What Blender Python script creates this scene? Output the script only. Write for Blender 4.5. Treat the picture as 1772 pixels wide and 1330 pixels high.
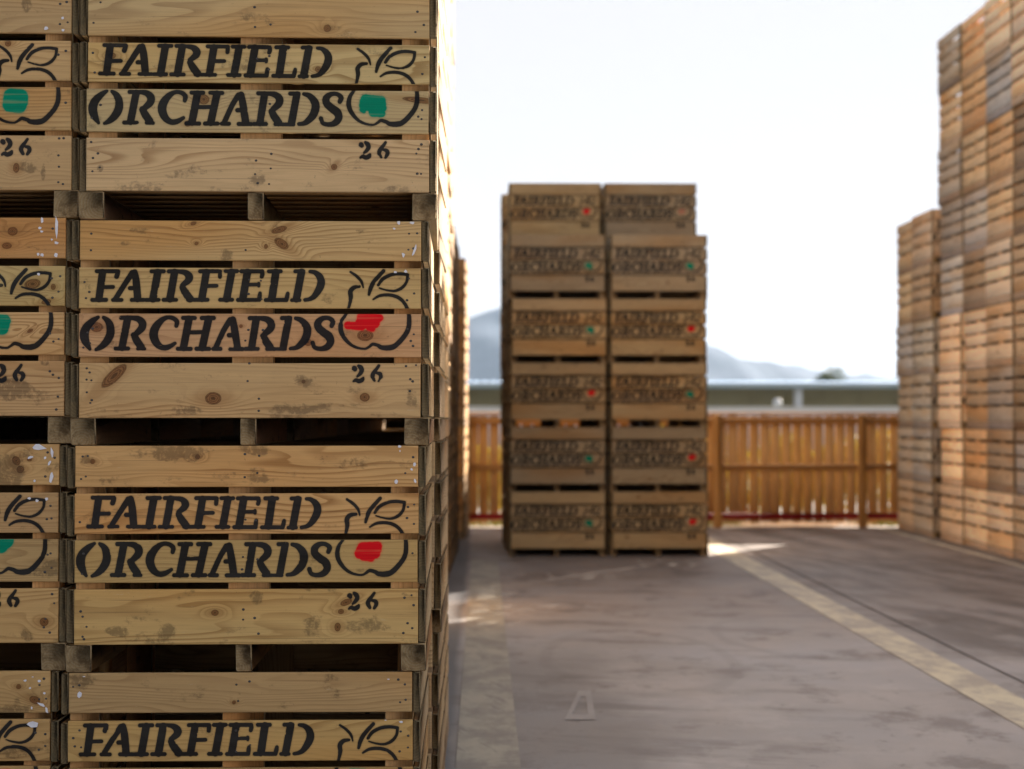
import bpy, math, random
import numpy as np
from mathutils import Vector, Matrix, Euler

scn = bpy.context.scene
for o in list(bpy.data.objects): bpy.data.objects.remove(o, do_unlink=True)
COL = scn.collection
R = math.radians

# ------------------------------------------------------------------ camera
FPX, IMW, IMH = 2900.0, 1772.0, 1330.0
H_EYE = 1.62
YAW = math.atan(52/FPX); PITCH = math.atan(62/FPX)
cd = bpy.data.cameras.new('camera'); cam = bpy.data.objects.new('camera', cd); COL.objects.link(cam)
cd.sensor_width = 36; cd.lens = 36*FPX/IMW
cam.location = (0, 0, H_EYE)
cam.rotation_euler = Euler((math.pi/2 + PITCH, 0, -YAW), 'XYZ')
cd.clip_start = 0.05; cd.clip_end = 20000
cd.dof.use_dof = True; cd.dof.focus_distance = 5.70; cd.dof.aperture_fstop = 2.4
scn.camera = cam
CM = cam.rotation_euler.to_matrix()
def unproj(px, py, Y):
    d = CM @ Vector(((px-IMW/2)/FPX, -(py-IMH/2)/FPX, -1))
    t = Y/d.y
    return d.x*t, H_EYE + d.z*t

# ------------------------------------------------------------------ light
SUN_AZ, SUN_EL = R(35.0), R(22.0)
w = bpy.data.worlds.new('World'); scn.world = w; w.use_nodes = True
nt = w.node_tree; bgn = nt.nodes['Background']
sky = nt.nodes.new('ShaderNodeTexSky'); sky.sky_type = 'NISHITA'; sky.sun_disc = False
sky.sun_elevation = SUN_EL; sky.sun_rotation = SUN_AZ; sky.dust_density = 3.0; sky.air_density = 1.0; sky.ozone_density = 1.0
tn = nt.nodes.new('ShaderNodeMix'); tn.data_type = 'RGBA'; tn.blend_type = 'MULTIPLY'; tn.inputs[0].default_value = 1
tn.inputs[7].default_value = (1.0, .955, .90, 1)
bw = nt.nodes.new('ShaderNodeRGBToBW'); nt.links.new(sky.outputs[0], bw.inputs[0])       # sky blue mixed towards grey for a more neutral fill
gm = nt.nodes.new('ShaderNodeMix'); gm.data_type = 'RGBA'; gm.inputs[0].default_value = .62
nt.links.new(sky.outputs[0], gm.inputs[6]); nt.links.new(bw.outputs[0], gm.inputs[7]); nt.links.new(gm.outputs[2], tn.inputs[6])
cp = nt.nodes.new('ShaderNodeMix'); cp.data_type = 'RGBA'; cp.blend_type = 'DARKEN'; cp.inputs[0].default_value = 1
cp.inputs[7].default_value = (2.20, 2.17, 2.26, 1); nt.links.new(tn.outputs[2], cp.inputs[6])   # bright, evenly veiled sky
nt.links.new(cp.outputs[2], bgn.inputs[0]); bgn.inputs[1].default_value = 0.10
sd = bpy.data.lights.new('sun', 'SUN'); sun = bpy.data.objects.new('sun', sd); COL.objects.link(sun)
sd.energy = 5.0; sd.angle = R(0.5); sd.color = (1.0, 0.90, 0.78)
sv = Vector((math.sin(SUN_AZ)*math.cos(SUN_EL), math.cos(SUN_AZ)*math.cos(SUN_EL), math.sin(SUN_EL)))
sun.rotation_euler = (-sv).to_track_quat('-Z', 'Y').to_euler(); sun.location = (10, 10, 20)
scn.view_settings.view_transform = 'Standard'; scn.view_settings.look = 'None'
scn.view_settings.exposure = 1.95; scn.view_settings.gamma = 1.0
scn.render.engine = 'CYCLES'

# ------------------------------------------------------------------ node helpers
class NT:
    def __init__(s, name):
        s.m = bpy.data.materials.new(name); s.m.use_nodes = True
        s.t = s.m.node_tree; s.t.nodes.clear()
        s.out = s.t.nodes.new('ShaderNodeOutputMaterial')
        s.b = s.t.nodes.new('ShaderNodeBsdfPrincipled'); s.t.links.new(s.b.outputs[0], s.out.inputs[0])
    def put(s, sock, v):
        if isinstance(v, bpy.types.NodeSocket): s.t.links.new(v, sock)
        elif isinstance(v, (tuple, list)) and sock.type == 'RGBA' and len(v) == 3: sock.default_value = (*v, 1)
        else: sock.default_value = v
    def attr(s, n, k='Fac'):
        a = s.t.nodes.new('ShaderNodeAttribute'); a.attribute_name = n; return a.outputs[k]
    def math(s, op, a, b=0.0, c=0.0, clamp=False):
        n = s.t.nodes.new('ShaderNodeMath'); n.operation = op; n.use_clamp = clamp
        s.put(n.inputs[0], a); s.put(n.inputs[1], b); s.put(n.inputs[2], c); return n.outputs[0]
    def vm(s, op, a, b=(0, 0, 0)):
        n = s.t.nodes.new('ShaderNodeVectorMath'); n.operation = op
        s.put(n.inputs[0], a); s.put(n.inputs[1], b)
        return n.outputs['Value'] if op in ('LENGTH', 'DOT_PRODUCT') else n.outputs[0]
    def scale(s, a, f):
        n = s.t.nodes.new('ShaderNodeVectorMath'); n.operation = 'SCALE'; s.put(n.inputs[0], a); s.put(n.inputs['Scale'], f); return n.outputs[0]
    def sep(s, a):
        n = s.t.nodes.new('ShaderNodeSeparateXYZ'); s.put(n.inputs[0], a); return n.outputs
    def comb(s, x, y, z):
        n = s.t.nodes.new('ShaderNodeCombineXYZ'); s.put(n.inputs[0], x); s.put(n.inputs[1], y); s.put(n.inputs[2], z); return n.outputs[0]
    def noise(s, v, sc=1.0, det=2.0, rough=0.5):
        n = s.t.nodes.new('ShaderNodeTexNoise'); s.put(n.inputs['Vector'], v); n.inputs['Scale'].default_value = sc
        n.inputs['Detail'].default_value = det; n.inputs['Roughness'].default_value = rough; return n.outputs[0]
    def ramp(s, v, a, b, smooth=True):
        n = s.t.nodes.new('ShaderNodeMapRange'); n.interpolation_type = 'SMOOTHSTEP' if smooth else 'LINEAR'
        s.put(n.inputs[0], v); n.inputs[1].default_value = a; n.inputs[2].default_value = b
        n.inputs[3].default_value = 0; n.inputs[4].default_value = 1; return n.outputs[0]
    def mix(s, f, a, b, mode='MIX'):
        n = s.t.nodes.new('ShaderNodeMix'); n.data_type = 'RGBA'; n.blend_type = mode
        s.put(n.inputs[0], f); s.put(n.inputs[6], a); s.put(n.inputs[7], b); return n.outputs[2]
    def bump(s, h, strength=0.3, dist=0.002):
        n = s.t.nodes.new('ShaderNodeBump'); s.put(n.inputs['Height'], h); n.inputs['Strength'].default_value = strength
        n.inputs['Distance'].default_value = dist; s.t.links.new(n.outputs[0], s.b.inputs['Normal'])
    def tex(s, k='Object'):
        n = s.t.nodes.new('ShaderNodeTexCoord'); return n.outputs[k]
    def done(s, col, rough=0.8, spec=0.3):
        s.put(s.b.inputs['Base Color'], col); s.put(s.b.inputs['Roughness'], rough)
        s.b.inputs['Specular IOR Level'].default_value = spec; return s.m

def obj_info(T):
    n = T.t.nodes.new('ShaderNodeObjectInfo'); return n

def wood(name, light=(0.63, 0.432, 0.212), dark=(0.34, 0.19, 0.075), dirt_amt=0.55, near=True):
    T = NT(name); oi = obj_info(T); rnd = oi.outputs['Random']
    gv = T.attr('gv', 'Vector')
    P = T.vm('ADD', gv, T.scale((13.1, 7.7, 5.3), rnd))
    tone = T.math('FRACT', T.math('ADD', T.math('MULTIPLY', T.attr('tone'), 7.3), T.math('MULTIPLY', rnd, 3.7)))
    xyz = T.sep(P)
    # knots from a sparse scatter where none were placed by hand
    v = T.t.nodes.new('ShaderNodeTexVoronoi'); T.put(v.inputs['Vector'], T.vm('MULTIPLY', P, (4.2, 6.0, 3.0))); v.inputs['Scale'].default_value = 1
    vr = T.sep(v.outputs['Color'])[0]
    free = T.math('MULTIPLY', T.math('GREATER_THAN', vr, 0.72), T.math('SUBTRACT', 1.0, T.attr('near')))
    vb = T.math('MULTIPLY', free, T.ramp(v.outputs['Distance'], 0.30, 0.0))
    vc = T.math('MULTIPLY', free, T.ramp(v.outputs['Distance'], 0.075, 0.05))
    kb = T.math('MAXIMUM', T.attr('kn'), vb); kc = T.math('MAXIMUM', T.attr('kc'), vc)
    n1 = T.noise(T.vm('MULTIPLY', P, (1.15, 7.5, 5.0)), 1, 1.5)
    n1b = T.noise(T.vm('MULTIPLY', P, (5.0, 30.0, 5.0)), 1, 2.0)
    freq = T.math('ADD', 26.0, T.math('MULTIPLY', tone, 34.0))
    h = T.math('MULTIPLY', xyz[1], freq)
    h = T.math('ADD', h, T.math('MULTIPLY', n1, T.math('ADD', 9.0, T.math('MULTIPLY', rnd, 6.0))))
    h = T.math('ADD', h, T.math('MULTIPLY', n1b, 0.5))
    h = T.math('ADD', h, T.math('MULTIPLY', kb, 3.2))
    f = T.math('FRACT', h)
    line = T.math('MULTIPLY', T.ramp(f, 0.35, 0.93), T.ramp(f, 1.0, 0.93))
    strg = T.ramp(T.noise(T.vm('MULTIPLY', P, (1.0, 9.0, 4.0)), 1, 2.0), 0.30, 0.68)
    line = T.math('MULTIPLY', line, T.math('ADD', 0.12, T.math('MULTIPLY', strg, 0.75)))
    fib = T.noise(T.vm('MULTIPLY', P, (7.0, 330.0, 330.0)), 1, 3.0, 0.6)
    fib2 = T.noise(T.vm('MULTIPLY', P, (2.0, 60.0, 60.0)), 1, 3.0, 0.6)
    mot = T.noise(T.vm('MULTIPLY', P, (3.0, 11.0, 9.0)), 1, 4.0, 0.6)
    col = T.mix(line, light, dark)
    col = T.mix(T.math('MULTIPLY', tone, 0.55), col, (0.44, 0.315, 0.190))          # greyer boards
    col = T.mix(T.ramp(T.noise(T.vm('MULTIPLY', P, (0.7, 3.0, 3.0)), 1, 1), .45, .75), col, T.mix(1.0, col, (0.95, 0.78, 0.60), 'MULTIPLY'))
    val = T.math('ADD', 0.58, T.math('ADD', T.math('MULTIPLY', fib, 0.30), T.math('ADD', T.math('MULTIPLY', fib2, 0.26), T.math('MULTIPLY', mot, 0.30))))
    col = T.scale(col, val)
    # halo then core of knots
    col = T.mix(T.math('MULTIPLY', T.ramp(kb, 0.25, 0.95), 0.55), col, (0.33, 0.175, 0.07))
    kn_ = T.noise(T.vm('MULTIPLY', P, (110, 110, 110)), 1, 4, .65)
    kr = T.math('SINE', T.math('ADD', T.math('MULTIPLY', kc, 22.0), T.math('MULTIPLY', kn_, 9.0)))
    kcol = T.mix(T.ramp(kr, -.6, .9), (0.27, 0.125, 0.05), (0.10, 0.042, 0.02))
    kcol = T.mix(T.math('MULTIPLY', T.ramp(kc, .75, 1.15), .75), kcol, (0.045, 0.02, 0.012))
    col = T.mix(T.math('MULTIPLY', T.ramp(T.math('ADD', kc, T.math('MULTIPLY', T.math('SUBTRACT', kn_, .5), .5)), 0.12, 0.34), 0.88), col, kcol)
    rim = T.math('MULTIPLY', T.ramp(kc, .10, .24), T.ramp(kc, .40, .26))
    col = T.mix(T.math('MULTIPLY', rim, .6), col, (0.06, 0.028, 0.015))
    # grime: smudges, small flecks
    d1 = T.noise(T.vm('MULTIPLY', P, (7.0, 13.0, 10.0)), 1, 6.0, 0.68)
    d2 = T.noise(T.vm('MULTIPLY', P, (60.0, 42.0, 60.0)), 1, 4.0, 0.7)
    gr = T.math('MULTIPLY', T.ramp(T.math('ADD', d1, T.math('MULTIPLY', T.attr('dirt'), 0.26)), 0.57, 0.68), T.ramp(T.math('ADD', d2, T.math('MULTIPLY', T.attr('dirt'), 0.10)), 0.36, 0.60))
    fl = T.math('MULTIPLY', T.ramp(d2, 0.66, 0.72), 0.6)
    g = T.math('MULTIPLY', T.math('MAXIMUM', gr, fl), dirt_amt, clamp=True)
    col = T.mix(g, col, (0.085, 0.062, 0.042))
    col = T.mix(T.math('MULTIPLY', T.ramp(T.noise(T.vm('MULTIPLY', P, (14.0, 70.0, 30.0)), 1, 5, .7), .66, .74), .35), col, (0.62, 0.58, 0.50))
    ln = T.ramp(T.noise(T.vm('MULTIPLY', P, (1.6, 170.0, 170.0)), 1, 2, .5), .66, .72)
    col = T.mix(T.math('MULTIPLY', ln, .38), col, (0.16, 0.095, 0.05))
    col = T.mix(1.0, col, oi.outputs['Color'], 'MULTIPLY')
    # sprayed paint: stored as coverage on the board mesh
    en = T.noise(T.vm('MULTIPLY', P, (110, 110, 110)), 1, 3, .6)
    en2 = T.noise(T.vm('MULTIPLY', P, (9, 9, 9)), 1, 1)
    ink = T.math('ADD', T.attr('ink'), T.math('MULTIPLY', T.math('ADD', .25, T.math('MULTIPLY', T.attr('near'), .75)), T.math('ADD', T.math('MULTIPLY', T.math('SUBTRACT', en, .5), .16), T.math('SUBTRACT', T.math('MULTIPLY', T.math('SUBTRACT', en2, .5), .12), T.math('MULTIPLY', T.ramp(T.noise(T.vm('MULTIPLY', P, (16, 24, 16)), 1, 3, .6), .60, .74), .22)))))
    wear = T.ramp(T.noise(T.vm('MULTIPLY', P, (30, 190, 90)), 1, 4, .7), .70, .76)
    cov = T.math('MAXIMUM', T.math('MULTIPLY', T.ramp(ink, .40, .60), T.math('SUBTRACT', .97, T.math('MULTIPLY', wear, .75))), T.math('MULTIPLY', T.ramp(ink, .05, .5), .22))
    icol = T.mix(T.ramp(mot, .35, .65), (0.007, 0.009, 0.012), (0.015, 0.018, 0.022))
    bl = T.math('ADD', T.attr('blob'), T.math('MULTIPLY', T.math('SUBTRACT', en, .5), .22))
    bcol = T.scale(T.mix(T.attr('bsel'), T.mix(mot, (0.50, 0.004, 0.008), (0.90, 0.008, 0.016)), T.mix(mot, (0.0, 0.15, 0.085), (0.002, 0.30, 0.17))), T.math('ADD', .62, T.math('ADD', T.math('MULTIPLY', fib2, .40), T.math('MULTIPLY', fib, .35))))
    bcov = T.math('MAXIMUM', T.math('MULTIPLY', T.ramp(bl, .30, .62), T.math('SUBTRACT', 1.06, T.math('ADD', T.math('MULTIPLY', T.ramp(fib2, .5, .75), .30), T.math('MULTIPLY', line, .08))), clamp=True), T.math('MULTIPLY', T.ramp(bl, .02, .5), .3))
    col = T.mix(bcov, col, bcol)
    col = T.mix(cov, col, icol)
    T.bump(T.math('ADD', T.math('MULTIPLY', fib, .6), T.math('ADD', T.math('MULTIPLY', line, -.4), T.math('MULTIPLY', kc, .5))), .45, .0012)
    return T.done(col, T.math('ADD', .78, T.math('MULTIPLY', cov, .15)), .12)

def endgrain(name, c1, c2, mould):
    T = NT(name); oi = obj_info(T); rnd = oi.outputs['Random']
    gv = T.attr('gv', 'Vector'); tone = T.attr('tone')
    xyz = T.sep(gv); loc = T.attr('ge', 'Vector'); lx = T.sep(loc)
    n = T.noise(T.vm('MULTIPLY', loc, (22, 22, 22)), 1, 2)
    ox = T.math('SUBTRACT', T.math('MULTIPLY', T.math('FRACT', T.math('MULTIPLY', T.math('ADD', tone, rnd), 5.1)), .08), .04)
    oz = T.math('SUBTRACT', T.math('MULTIPLY', T.math('FRACT', T.math('MULTIPLY', T.math('ADD', tone, rnd), 9.7)), .10), .05)
    r = T.vm('LENGTH', T.comb(T.math('SUBTRACT', lx[0], ox), T.math('SUBTRACT', lx[1], oz), 0.0))
    f = T.math('FRACT', T.math('ADD', T.math('MULTIPLY', r, 105.0), T.math('MULTIPLY', n, 1.1)))
    ring = T.math('MULTIPLY', T.ramp(f, .3, .85), T.ramp(f, 1.0, .9))
    col = T.mix(T.math('MULTIPLY', ring, .55), c1, c2)
    m = T.noise(T.vm('MULTIPLY', gv, (30, 30, 30)), 1, 5, .7)
    col = T.mix(T.ramp(m, .42, .68), col, mould)
    fb = T.noise(T.vm('MULTIPLY', gv, (200, 200, 200)), 1, 3, .6)
    col = T.scale(col, T.math('ADD', .65, T.math('MULTIPLY', fb, .7)))
    T.bump(fb, .5, .0015)
    return T.done(col, .9, .15)

def simple(name, c1, c2, sc=8.0, rough=.8, spec=.3, bump=0.0, coord='Object', det=4):
    T = NT(name); v = T.tex(coord); n = T.noise(v, sc, det, .6)
    col = T.mix(T.ramp(n, .3, .7), c1, c2)
    if bump: T.bump(n, bump, .01)
    return T.done(col, rough, spec)

M_WOOD = wood('board_wood')
M_POST = wood('post_wood', (0.60, 0.38, 0.19), (0.44, 0.25, 0.11), .35)
M_BEAR = wood('bearer_wood', (0.34, 0.22, 0.115), (0.21, 0.13, 0.06), .9)
M_END = endgrain('board_end', (0.205, 0.150, 0.080), (0.105, 0.072, 0.038), (0.125, 0.100, 0.058))
M_BEND = endgrain('bearer_end', (0.36, 0.245, 0.125), (0.42, 0.34, 0.21), (0.185, 0.120, 0.060))
M_NAIL = simple('nail_head', (0.030, 0.022, 0.018), (0.075, 0.068, 0.066), 260, .55, .4)
M_PAPER = simple('torn_paper', (0.72, 0.70, 0.76), (0.82, 0.80, 0.84), 60, .8, .2)

# ------------------------------------------------------------------ mesh builder with grain attributes
class MB:
    def __init__(s):
        s.v = []; s.f = []; s.mi = []; s.gv = []; s.ge = []; s.tone = []; s.extra = {}; s.n = 0
    def raw(s, verts, faces, gv, ge=None, tone=0.0, mi=0, **ex):
        verts = np.asarray(verts, float).reshape(-1, 3); k = len(verts)
        s.v.append(verts); b = s.n
        s.f.extend([tuple(i+b for i in f) for f in faces]); s.mi.extend([mi]*len(faces) if isinstance(mi, int) else mi)
        s.gv.append(np.asarray(gv, float).reshape(-1, 3)); s.ge.append(np.zeros((k, 3)) if ge is None else np.asarray(ge, float))
        s.tone.append(np.full(k, tone))
        for kk in set(s.extra) | set(ex):
            s.extra.setdefault(kk, [np.zeros(b)] if b else [])
            s.extra[kk].append(np.asarray(ex[kk], float) if kk in ex else np.zeros(k))
        s.n += k
    def box(s, x0, x1, y0, y1, z0, z1, ax='x', ch=0.0, endm=1, seed=None, sk=(0, 0, 0, 0)):
        """sk: small shears (dx over z, dy over z, dz over y, dz over x) so pieces sit slightly off true"""
        rs = random.random() if seed is None else seed
        X, Y, Z = (x0, x1), (y0, y1), (z0, z1); c = ch
        vs = []; idx = {}
        for i in (0, 1):
            for j in (0, 1):
                for k in (0, 1):
                    sx, sy, sz = (1, -1)[i], (1, -1)[j], (1, -1)[k]
                    for a, off in (('x', (0, c, c)), ('y', (c, 0, c)), ('z', (c, c, 0))):
                        idx[(i, j, k, a)] = len(vs)
                        vs.append((X[i]+sx*off[0], Y[j]+sy*off[1], Z[k]+sz*off[2]))
        F = []; mi = []
        def q(ids, m):
            F.append(ids); mi.append(m)
        am = {'x': 0, 'y': 1, 'z': 2}[ax]
        for a in (0, 1, 2):
            o1, o2 = [(1, 2), (0, 2), (0, 1)][a]; nm = 'xyz'[a]
            for side in (0, 1):
                r = []
                for (p, qq) in ((0, 0), (1, 0), (1, 1), (0, 1)):
                    t = [0, 0, 0]; t[a] = side; t[o1] = p; t[o2] = qq; r.append(idx[(*t, nm)])
                flip = (side == 0) ^ (a == 1)
                q(tuple(r[::-1]) if flip else tuple(r), endm if a == am else 0)
        if c > 0:
            for a in (0, 1, 2):
                o1, o2 = [(1, 2), (0, 2), (0, 1)][a]
                for p in (0, 1):
                    for qq in (0, 1):
                        t0 = [0, 0, 0]; t0[o1] = p; t0[o2] = qq; t1 = list(t0); t1[a] = 1
                        q((idx[(*t0, 'xyz'[o1])], idx[(*t0, 'xyz'[o2])], idx[(*t1, 'xyz'[o2])], idx[(*t1, 'xyz'[o1])]), endm)
            for i in (0, 1):
                for j in (0, 1):
                    for k in (0, 1):
                        q((idx[(i, j, k, 'x')], idx[(i, j, k, 'y')], idx[(i, j, k, 'z')]), endm)
        V = np.array(vs); cx, cy, cz = (x0+x1)/2, (y0+y1)/2, (z0+z1)/2
        off = np.array([rs*31.7 % 9, rs*57.1 % 7, rs*91.3 % 5])
        L = V - np.array([cx, cy, cz])
        if ax == 'x': gv = V[:, [0, 2, 1]]; ge = L[:, [1, 2, 0]]
        elif ax == 'y': gv = V[:, [1, 2, 0]]; ge = L[:, [0, 2, 1]]
        else: gv = V[:, [2, 0, 1]]; ge = L[:, [0, 1, 2]]
        if ax == 'y' and abs(z1-z0) < abs(x1-x0)*.5: gv = V[:, [1, 0, 2]]
        V = V.copy()
        V[:, 0] += sk[0]*L[:, 2]; V[:, 1] += sk[1]*L[:, 2]; V[:, 2] += sk[2]*L[:, 1] + sk[3]*L[:, 0]
        if c == 0:      # weld the triple corners
            mp = {}; nv = []; ng = []; ne = []; re = {}
            for i, p in enumerate(V):
                key = tuple(np.round(p, 6))
                if key not in mp: mp[key] = len(nv); nv.append(p); ng.append(gv[i]); ne.append(ge[i])
                re[i] = mp[key]
            F = [tuple(re[i] for i in f) for f in F]; V = np.array(nv); gv = np.array(ng); ge = np.array(ne)
        s.raw(V, F, gv+off, ge, rs, mi)
    def mesh(s, name, mats):
        me = bpy.data.meshes.new(name)
        V = np.concatenate(s.v)
        ln = np.array([len(f) for f in s.f]); lv = np.fromiter((i for f in s.f for i in f), dtype=np.int32)
        me.vertices.add(len(V)); me.vertices.foreach_set('co', V.ravel())
        me.loops.add(len(lv)); me.loops.foreach_set('vertex_index', lv)
        me.polygons.add(len(ln)); me.polygons.foreach_set('loop_start', np.concatenate([[0], np.cumsum(ln)[:-1]]).astype(np.int32))
        try: me.polygons.foreach_set('loop_total', ln.astype(np.int32))
        except Exception: pass
        me.polygons.foreach_set('material_index', np.array(s.mi, dtype=np.int32))
        a = me.attributes.new('gv', 'FLOAT_VECTOR', 'POINT'); a.data.foreach_set('vector', np.concatenate(s.gv).ravel())
        a = me.attributes.new('ge', 'FLOAT_VECTOR', 'POINT'); a.data.foreach_set('vector', np.concatenate(s.ge).ravel())
        a = me.attributes.new('tone', 'FLOAT', 'POINT'); a.data.foreach_set('value', np.concatenate(s.tone))
        for k, l in s.extra.items():
            a = me.attributes.new(k, 'FLOAT', 'POINT'); a.data.foreach_set('value', np.concatenate(l))
        for m in mats: me.materials.append(m)
        me.update(calc_edges=True); me.validate(); return me

def link(name, me, parent=None, color=None):
    o = bpy.data.objects.new(name, me); COL.objects.link(o)
    if parent: o.parent = parent
    if color: o.color = (*color, 1)
    return o
def tag(o, label=None, cat=None, group=None, kind=None):
    if label: o['label'] = label
    if cat: o['category'] = cat
    if group: o['group'] = group
    if kind: o['kind'] = kind
    return o
def thing(name, loc=(0, 0, 0), rz=0, **k):
    o = bpy.data.objects.new(name, None); COL.objects.link(o); o.empty_display_size = .1
    o.location = loc; o.rotation_euler = (0, 0, rz); return tag(o, **k)

# ------------------------------------------------------------------ stencil: strokes of the letters and the apple
def mir(pts, dx=0): return [(x+dx, y, r) for x, y, r in pts]
def seg(x0, y0, x1, y1, r): return [(x0, y0, r), (x1, y1, r)]
B = 1661
S_F = [  # FAIRFIELD
 seg(268, 163, 468, 163, 17), [(470, 168, 17), (462, 195, 20), (455, 215, 20)], seg(322, 175, 290, 430, 32), seg(228, 441, 356, 441, 17), seg(310, 318, 422, 316, 16),
 [(605, 178, 26), (545, 270, 23), (450, 425, 22)], [(625, 172, 26), (640, 260, 32), (655, 430, 32)], seg(424, 442, 502, 442, 16), seg(600, 442, 715, 442, 16), seg(583, 328, 630, 328, 18),
 seg(785, 164, 900, 164, 17), seg(843, 175, 800, 432, 33), seg(735, 442, 852, 442, 16),
 seg(948, 164, 1030, 164, 17), seg(1003, 175, 960, 432, 33), seg(900, 442, 1018, 442, 16), [(1045, 166, 17), (1105, 178, 25), (1140, 215, 34), (1130, 255, 30), (1078, 298, 20)], [(1078, 322, 26), (1105, 370, 33), (1150, 432, 33)], seg(1130, 442, 1215, 442, 16),
 seg(1245, 164, 1435, 164, 17), [(1437, 168, 16), (1434, 195, 18), (1432, 220, 16)], seg(1303, 175, 1262, 430, 32), seg(1215, 442, 1315, 442, 16), seg(1300, 308, 1400, 306, 16),
 seg(1482, 164, 1592, 164, 17), seg(1542, 175, 1497, 432, 33), seg(1436, 442, 1548, 442, 16),
 seg(1637, 165, 1832, 165, 17), [(1832, 168, 17), (1834, 195, 18), (1828, 218, 16)], seg(1692, 175, 1650, 432, 33), seg(1605, 444, 1805, 444, 17), [(1806, 440, 16), (1808, 410, 18), (1812, 378, 14)], seg(1690, 296, 1800, 294, 15), seg(1800, 282, 1800, 308, 12),
 seg(1897, 165, 2008, 165, 17), seg(1962, 175, 1925, 432, 34), seg(1868, 445, 2062, 445, 17), [(2064, 440, 16), (2070, 410, 18), (2076, 380, 14)],
 seg(2147, 165, 2222, 165, 17), seg(2205, 175, 2158, 435, 33), seg(2116, 447, 2188, 447, 15),
 [(2288, 168, 14), (2335, 178, 20), (2380, 222, 30), (2392, 280, 34), (2370, 345, 32), (2325, 410, 24), (2285, 436, 18), (2240, 445, 15)],
]
S_O = [  # ORCHARDS
 [(284, 612, 12), (228, 650, 26), (172, 710, 36), (153, 775, 40), (168, 840, 33), (208, 908, 12)],
 [(334, 615, 13), (375, 648, 26), (398, 700, 34), (398, 770, 36), (365, 835, 33), (315, 885, 24), (264, 912, 12)],
 seg(500, 617, 600, 617, 17), seg(560, 630, 510, 890, 32), seg(450, 902, 568, 902, 16), [(600, 617, 17), (662, 628, 26), (700, 665, 34), (695, 712, 32), (645, 762, 24)], [(622, 780, 28), (650, 830, 33), (690, 885, 32)], seg(660, 903, 722, 904, 14),
 [(1021, 690, 17), (1026, 650, 20), (985, 618, 18), (925, 616, 18), (865, 655, 28), (818, 720, 37), (808, 785, 38), (835, 850, 32), (885, 890, 24), (945, 888, 22), (1010, 852, 13)],
 seg(1085, 617, 1195, 617, 17), seg(1140, 630, 1090, 890, 33), seg(1036, 904, 1158, 904, 16), seg(1262, 617, 1375, 617, 17), seg(1325, 630, 1268, 890, 33), seg(1212, 903, 1332, 903, 16), seg(1140, 752, 1300, 748, 16),
 [(1530, 635, 24), (1470, 730, 22), (1398, 885, 22)], [(1555, 632, 28), (1575, 740, 32), (1597, 885, 32)], seg(1372, 903, 1440, 903, 16), seg(1532, 904, 1650, 904, 16), seg(1520, 776, 1560, 776, 18),
 seg(1716, 617, 1810, 617, 17), seg(1776, 630, 1735, 888, 32), seg(1677, 902, 1792, 902, 16), [(1810, 617, 17), (1878, 628, 26), (1918, 665, 33), (1912, 712, 32), (1860, 762, 24)], [(1845, 785, 28), (1872, 835, 33), (1910, 885, 32)], seg(1880, 903, 1955, 903, 15),
 seg(2021, 616, 2100, 616, 17), seg(2083, 628, 2034, 886, 32), seg(1971, 903, 2052, 903, 14),
 [(2150, 618, 14), (2205, 636, 24), (2252, 690, 34), (2262, 745, 36), (2240, 812, 34), (2190, 868, 26), (2150, 892, 18), (2104, 899, 14)],
 mir([(832, 685, 18), (844, 645, 20), (800, 614, 17), (745, 618, 20), (703, 655, 30), (706, 702, 32), (755, 748, 34), (805, 785, 36), (822, 835, 32), (790, 883, 27), (730, 900, 19), (672, 888, 17), (652, 845, 18)], B),
]
S_A = [mir(p, B) for p in [
 [(1010, 172, 9), (1070, 215, 12), (1115, 268, 11), (1132, 325, 5)], [(1325, 162, 15), (1240, 260, 18), (1205, 325, 18), (1187, 393, 11)],
 [(1275, 300, 12), (1320, 240, 15), (1400, 200, 14), (1480, 191, 13), (1555, 200, 12)], [(1555, 200, 12), (1545, 270, 11), (1500, 328, 13), (1430, 358, 10), (1350, 350, 7), (1285, 330, 5)],
 [(1095, 315, 12), (1042, 325, 18), (1010, 365, 20), (1014, 420, 18), (1002, 490, 12), (985, 545, 11), (960, 590, 12), (928, 640, 16), (917, 710, 20), (940, 780, 18), (1000, 850, 13), (1070, 888, 10), (1150, 899, 8), (1190, 880, 10), (1225, 858, 14), (1275, 870, 16), (1310, 888, 20), (1380, 890, 24), (1440, 868, 22), (1520, 785, 20), (1560, 715, 20), (1570, 640, 19), (1562, 560, 15), (1520, 472, 14), (1460, 420, 15), (1380, 398, 14), (1290, 405, 12), (1228, 440, 7)]]]
S_26 = [[(330, 252, 26), (338, 262, 22)], [(380, 222, 13), (405, 245, 24), (416, 280, 22), (395, 318, 18), (365, 345, 9)], [(322, 402, 9), (350, 388, 18), (385, 400, 22), (420, 385, 22), (434, 360, 9)],
        [(612, 222, 13), (585, 262, 16), (552, 305, 20), (540, 345, 22), (562, 390, 15)], [(590, 308, 12), (625, 318, 20), (636, 350, 20), (612, 395, 14)]]
def smooth(st, n=5):
    if len(st) < 3: return st
    P_ = [st[0]] + list(st) + [st[-1]]; out = []
    for i in range(1, len(P_)-2):
        a, b, c, d = (np.array(p, float) for p in P_[i-1:i+3])
        for k in range(n):
            t = k/n; out.append(tuple(.5*((2*b)+(c-a)*t+(2*a-5*b+4*c-d)*t*t+(3*b-a-3*c+d)*t**3)))
    out.append(tuple(float(v) for v in st[-1])); return [(p[0], p[1], max(p[2], 4.0)) for p in out]
S_F = [smooth(q) for q in S_F]; S_O = [smooth(q) for q in S_O]
S_A = [[(x, y, r_-.8) for x, y, r_ in smooth(q)] for q in S_A]; S_26 = [smooth(q) for q in S_26]
KA = 3.575e-4
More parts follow.
